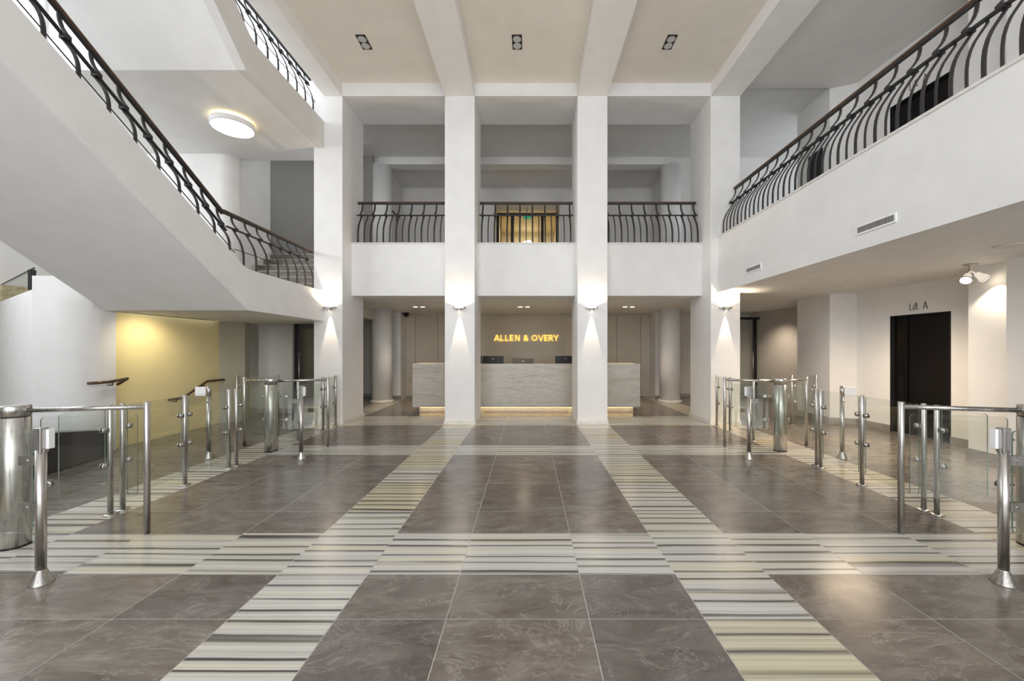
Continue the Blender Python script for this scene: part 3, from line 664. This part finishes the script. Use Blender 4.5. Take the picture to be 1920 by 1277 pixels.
spot('under_balcony_fill', (5.3, 6.6, ZS-.02), (5.3, 6.6, 0), 480, 150, .9, (1, .78, .55), .4)  # warm fill light added to brighten the floor and soffit by the lift
o = MB().lathe([(.07, ZS-.002), (.07, ZS-.008), (.05, ZS-.012)], (5.3, 6.6, 0), 24).build('downlight', 'cream'); tag(o, 'small flat cream disc added above the fill light in the balcony soffit', 'downlight')  # plain disc added as a stand-in fitting for the balcony fill

# ---------------------------------------------------------------- reception desk
dk = thing('reception_desk', 'long travertine reception desk with a glowing recess at its foot', 'desk', (-.04, 10.0, 0))
MB().box(-2.79, 2.71, 9.65, 9.72, .115, 1.16).box(-2.79, -2.72, 9.72, 10.5, .115, 1.16).box(2.64, 2.71, 9.72, 10.5, .115, 1.16).build('front_panel', 'travertine', dk, .004)
MB().box(-2.72, 2.64, 9.72, 9.95, 1.13, 1.158).box(-2.72, -2.0, 9.95, 10.5, 1.13, 1.158).box(1.95, 2.64, 9.95, 10.5, 1.13, 1.158).build('countertop', 'travertine', dk)
box(-2.0, 1.95, 9.95, 10.6, .74, .77).build('worktop', 'coping', dk)
box(-2.66, 2.58, 9.80, 10.45, 0, .115).build('toe_recess', 'travertine', dk)
MB().box(-2.64, 2.56, 9.775, 9.79, .09, .105).build('light_strip', 'led', dk)
area('desk_glow', (-.04, 9.74, .10), (0, 0, 0), 5.2, .05, 3.5, (1, .70, .34))
for x, z1, mt, lb in ((-1.30, 1.34, 'plastic', 'wide black monitor at the left of the reception desk'), (-.33*.42, 1.28, 'screen', 'bronze coloured monitor in the middle of the reception desk'),
                      (1.06, 1.345, 'plastic', 'black monitor at the right of the reception desk, cut by the pillar')):
    x = {-1.30: -.898, 1.06: .97}.get(x, -.13)
    th = thing('monitor', lb, 'monitor', (x, 10.3, .77), 'monitors on the reception desk')
    box(x-.27, x+.27, 10.27, 10.30, z1-.36, z1).build('screen_back', mt, th, .006)
    box(x-.03, x+.03, 10.30, 10.32, .79, z1-.15).build('stand', 'plastic', th)
    MB().lathe([(.1, .77), (.1, .78), (.03, .79)], (x, 10.33, 0), 24).build('foot', 'plastic', th)
    MB().box(x-.03, x+.03, 10.268, 10.271, z1-.075, z1-.065).build('badge', 'steel_dark', th)
th = thing('desk_binder', 'thin black box left of the left monitor on the desk', 'box', (-1.22, 10.3, .77))
box(-1.29, -1.195, 10.25, 10.4, .77, 1.34).build('case', 'plastic', th, .004)

# gold lettering on the reception wall
sg = thing('company_sign', 'gold ALLEN & OVERY lettering on the taupe reception wall', 'sign', (-.06, 12.76, 1.78))
H = .19; T = .036; YS = 12.775
def strokes(name, x, segs, closed=None):
    m_ = MB()
    for s_ in segs:
        m_.path([(x+u*H, YS-.011, 1.785+w*H) for u, w in s_], .022, T, (0, 1, 0))
    m_.build(name, 'goldsign', sg)
def arcp(cx, cy, rx, ry, a0, a1, n=16): return [(cx+rx*math.cos(math.radians(a0+(a1-a0)*i/n)), cy+ry*math.sin(math.radians(a0+(a1-a0)*i/n))) for i in range(n+1)]
h = T/H/2
Aseg = [[(.05, 0), (.46, 1)], [(.46, 1), (.87, 0)], [(.2, .28), (.72, .28)]]
Lseg = [[(h, 0), (h, 1)], [(0, h), (.58, h)]]
Eseg = [[(h, 0), (h, 1)], [(0, h), (.62, h)], [(0, .5), (.56, .5)], [(0, 1-h), (.62, 1-h)]]
Nseg = [[(h, 0), (h, 1)], [(h, .98), (.78-h, .02)], [(.78-h, 0), (.78-h, 1)]]
Oseg = [arcp(.5, .5, .5-h, .5-h, 0, 360, 36)]
Vseg = [[(.05, 1), (.44, 0)], [(.44, 0), (.83, 1)]]
Rseg = [[(h, 0), (h, 1)], [(0, 1-h), (.38, 1-h)]+arcp(.38, .72, .22, .28-h, 90, -90, 10)+[(.38, .44), (0, .44)], [(.34, .44), (.66, 0)]]
Yseg = [[(.05, 1), (.42, .45)], [(.79, 1), (.42, .45)], [(.42, .5), (.42, 0)]]
Amp = [[(.78, .03), (.22, .62)]+arcp(.36, .74, .19, .18, 200, -30, 10)+[(.2, .42)]+arcp(.32, .26, .22, .2, 150, 330, 12)+[(.74, .5)]]
seq = [('letter_a', Aseg, .92), ('letter_l', Lseg, .66), ('letter_l', Lseg, .66), ('letter_e', Eseg, .74), ('letter_n', Nseg, .80), (None, None, .33), ('ampersand', Amp, .82), (None, None, .27),
       ('letter_o', Oseg, 1.0), ('letter_v', Vseg, .88), ('letter_e', Eseg, .62), ('letter_r', Rseg, .66), ('letter_y', Yseg, .84)]
tot = sum(w for _, _, w in seq)*H+ .075*H*12; scale_gap = (2.06-sum(w for _, _, w in seq)*H)/12
x = -1.083
for nm, sg_, w in seq:
    if nm: strokes(nm, x, sg_)
    x += w*H+scale_gap

# ---------------------------------------------------------------- glass gates and fences
def clamp(th, post, d, z, side, name='clamp', r=.026):
    """round glass clamp held off a post in direction d (unit xy), disc axis 'side'"""
    p = Vector((post[0], post[1], z)); d = Vector((d[0], d[1], 0)).normalized(); ax = Vector((side[0], side[1], 0)).normalized()
    m_ = MB(); c_ = p+d*.058
    m_.tube(p+d*.015, c_-d*.01, .010, 10)
    for s_ in (-1, 1): m_.lathe([(r, .006), (r, .016), (r*.8, .022), (.006, .022), (.006, .024)], c_, 20, ax*s_)
    return m_.build(name, 'steel', th)
def glass_panel(th, a, b_, z0, z1, name='glass_panel', cr=.03, t_=.010, parent=None):
    """rounded upright sheet between floor points a and b"""
    A = Vector((a[0], a[1], 0)); B = Vector((b_[0], b_[1], 0)); L = (B-A).length; u = (B-A)/L; n_ = Vector((-u.y, u.x, 0))*t_/2
    pts = []
    for cx, cz, a0 in ((L-cr, z0+cr, -90), (L-cr, z1-cr, 0), (cr, z1-cr, 90), (cr, z0+cr, 180)):
        for i in range(6): ang = math.radians(a0+18*i); pts.append((cx+cr*math.cos(ang), cz+cr*math.sin(ang)))
    k = len(pts); V_ = [A+u*s_+Vector((0, 0, z))-n_ for s_, z in pts]+[A+u*s_+Vector((0, 0, z))+n_ for s_, z in pts]
    m_ = MB(); m_.add(V_, [tuple(range(k)), tuple(range(2*k-1, k-1, -1))], 0); m_.add(V_, [(i, i+k, (i+1) % k+k, (i+1) % k) for i in range(k)], 1)
    return m_.build(name, ['glass', 'glass_edge'], th)
def post(th, x, y, h, r=.021, foot=True, name='post'):
    m_ = MB(); m_.lathe([(r, 0), (r, h-.004), (r-.004, h)], (x, y, 0), 20)
    if foot: m_.lathe([(.052, 0), (.052, .010), (.048, .014), (r, .015)], (x, y, 0), 24)
    return m_.build(name, 'steel', th)
def drum_gate(label, sx, D_, ends, panels, grp):
    dx, dy = D_; th = thing('barrier_gate', label, 'gate', (dx, dy, 0), grp)
    R_ = .087
    MB().lathe([(R_-.004, 0), (R_-.004, .012), (R_, .014), (R_, .985), (R_-.003, .987)], (dx, dy, 0), 40).build('drum', 'steel', th)
    MB().cyl((dx, dy, .986), R_-.006, .008, 40).build('seam_ring', 'black', th)
    MB().cyl((dx, dy, 0), R_+.001, .006, 40).build('base_ring', 'black', th)
    MB().lathe([(R_, .994), (R_, 1.072), (R_-.004, 1.076)], (dx, dy, 0), 40).build('drum_cap', 'steel', th)
    for ex, ey in ends:
        v_ = Vector((ex-dx, ey-dy, 0)).normalized()
        MB().tube((dx+v_.x*(R_-.01), dy+v_.y*(R_-.01), 1.035), (ex, ey, 1.035), .0185, 16).build('guide_rail', 'steel', th)
        post(th, ex, ey, 1.077, .0215, False, 'end_post')
    for a, b_, z0, z1 in panels:
        glass_panel(th, a, b_, z0, z1)
        v_ = Vector((b_[0]-a[0], b_[1]-a[1], 0)).normalized(); nrm = (-v_.y, v_.x)
        for z in (.45, .80):
            m_ = MB()
            for s_ in (-1, 1): m_.lathe([(.026, .006), (.026, .014), (.018, .02)], (a[0]+v_.x*.05, a[1]+v_.y*.05, z), 20, (nrm[0]*s_, nrm[1]*s_, 0))
            m_.tube((a[0]-v_.x*.04, a[1]-v_.y*.04, z), (a[0]+v_.x*.04, a[1]+v_.y*.04, z), .009, 8); m_.build('clamp', 'steel', th)
    return th
def reader(label, x, y, sgn, grp, look='front', plate=.16, clamps=True):
    th = thing('card_reader_post', label, 'card reader', (x, y, 0), grp)
    MB().lathe([(.062, 0), (.062, .004), (.028, .085), (.0285, .09)], (x, y, 0), 28).build('cone_foot', 'steel', th)
    MB().lathe([(.0265, .085), (.0265, .86)], (x, y, 0), 24).build('pole', 'steel', th)
    if clamps:
        bx = MB().box(x-.025, x+.025, y-.024, y+.024, .84, 1.0).build('reader_box', 'steel_dark', th, .004)
        o2 = MB().box(x+.025 if sgn < 0 else x-.045, x+.045 if sgn < 0 else x-.025, y+.004, y+.04, .862, .988).build('reader_face', 'white_plastic', bx, .003)
    else:
        MB().cyl((x, y, .86), .0265, .14, 24).build('pole_top', 'steel', th)
        MB().box(min(x+sgn*-.02, x-sgn*.165), max(x-sgn*.02, x-sgn*.165), y-.035, y-.025, .865, .99).build('reader_plate', 'white_plastic', th, .004)
        for z in (.45, .78): MB().cyl((x, y-.04, z), .012, .02, 14, (0, 1, 0)).build('clamp', 'steel', th)
    if clamps:
        for z in (.49, .79):
            m_ = MB(); cx = x+sgn*.028
            for yy in (y-.014, y+.008):
                m_.prism([(cx, yy), (cx+sgn*.10, yy), (cx+sgn*.10, yy+.006), (cx, yy+.006)] if sgn > 0 else [(cx, yy), (cx, yy+.006), (cx-.10, yy+.006), (cx-.10, yy)], z-.03, z+.03)
            m_.cyl((x+sgn*.075, y-.018, z), .010, .034, 12, (0, 1, 0)); m_.build('clamp', 'steel_dark', th)
        glass_panel(th, (x+sgn*.055, y), (x+sgn*.52, y+.03), .32, .98)
    return th
def fence(label, xs_ys, grp, pairs, stubs=()):
    th = thing('glass_fence', label, 'fence', (xs_ys[0][0], xs_ys[0][1], 0), grp)
    for (x, y) in xs_ys: post(th, x, y, 1.0)
    for a, b_ in pairs:
        A = Vector((*xs_ys[a], 0)); B = Vector((*xs_ys[b_], 0)); u = (B-A).normalized()
        glass_panel(th, tuple((A+u*.045)[:2]), tuple((B-u*.045)[:2]), .12, .985)
        for z in (.46, .78):
            clamp(th, A, u, z, (u.y, -u.x)); clamp(th, B, -u, z, (u.y, -u.x))
    for i, d, L_s in stubs:
        A = Vector((*xs_ys[i], 0)); u = Vector((*d, 0)).normalized()
        glass_panel(th, tuple((A+u*.045)[:2]), tuple((A+u*L_s)[:2]), .30, .985)
        for z in (.46, .78): clamp(th, A, u, z, (u.y, -u.x))
    return th
for s_, nm in ((-1, 'left'), (1, 'right')):
    X = lambda l, r: l if s_ < 0 else r
    gx = X(-3.79, 3.70)
    drum_gate('steel drum gate at the near '+nm+' edge with a rail to a slim post', s_, (X(-3.93, 3.87), 3.06), [(X(-3.115, 3.05), 3.27), (X(-4.74, 4.68), 3.27)],
              [((X(-3.80, 3.74), 3.12), (X(-3.2, 3.13), 3.28), .30, .975), ((X(-4.06, 4.0), 3.12), (X(-4.65, 4.6), 3.28), .30, .975)], 'steel drum gates')
    drum_gate('far '+nm+' steel drum gate with rails spreading to two slim posts', s_, (X(-3.82, 3.75), 5.95), [(X(-3.11, 3.06), 6.22), (X(-4.43, 4.35), 6.25)],
              [((X(-3.69, 3.62), 6.02), (X(-3.19, 3.14), 6.2), .30, .975), ((X(-3.95, 3.88), 6.02), (X(-4.36, 4.28), 6.22), .30, .975)], 'steel drum gates')
    reader('card reader post with cone foot nearest the camera on the '+nm, X(-3.13, 3.055), 2.57, s_, 'card reader posts')
    reader('card reader post in front of the far '+nm+' drum gate', X(-3.13, 3.05), 5.52, s_, 'card reader posts', clamps=True)
    reader('card reader post on the outer side of the '+nm+' glass fence', X(-4.42, 4.35), 5.54, -s_, 'card reader posts', clamps=False)
    fence('long clear glass fence with steel posts between the '+nm+' gates', [(gx, 3.74), (X(-3.80, 3.70), 4.43), (X(-3.79, 3.71), 5.07)], 'clear glass fences', [(0, 1), (1, 2)])
    fence('single steel post with hinged glass by the near '+nm+' gate', [(X(-3.79, 3.71), 3.63)], 'clear glass fences', [], [(0, (0, -1), .4)])
    fence('single steel post with hinged glass before the far '+nm+' drum', [(X(-3.77, 3.73), 5.17)], 'clear glass fences', [], [(0, (X(.25, -.25), 1), .62)])
    fence('short clear glass fence beside the outer '+nm+' pillar', [(X(-3.77, 3.70), 6.56), (X(-3.76, 3.71), 7.34), (X(-3.77, 3.70), 7.84)], 'clear glass fences', [(0, 1), (1, 2)])
    fence('far clear glass fence beyond the '+nm+' passage', [(X(-5.82, 5.77), 8.0), (X(-5.0, 5.28), 8.0)], 'clear glass fences', [(0, 1)])
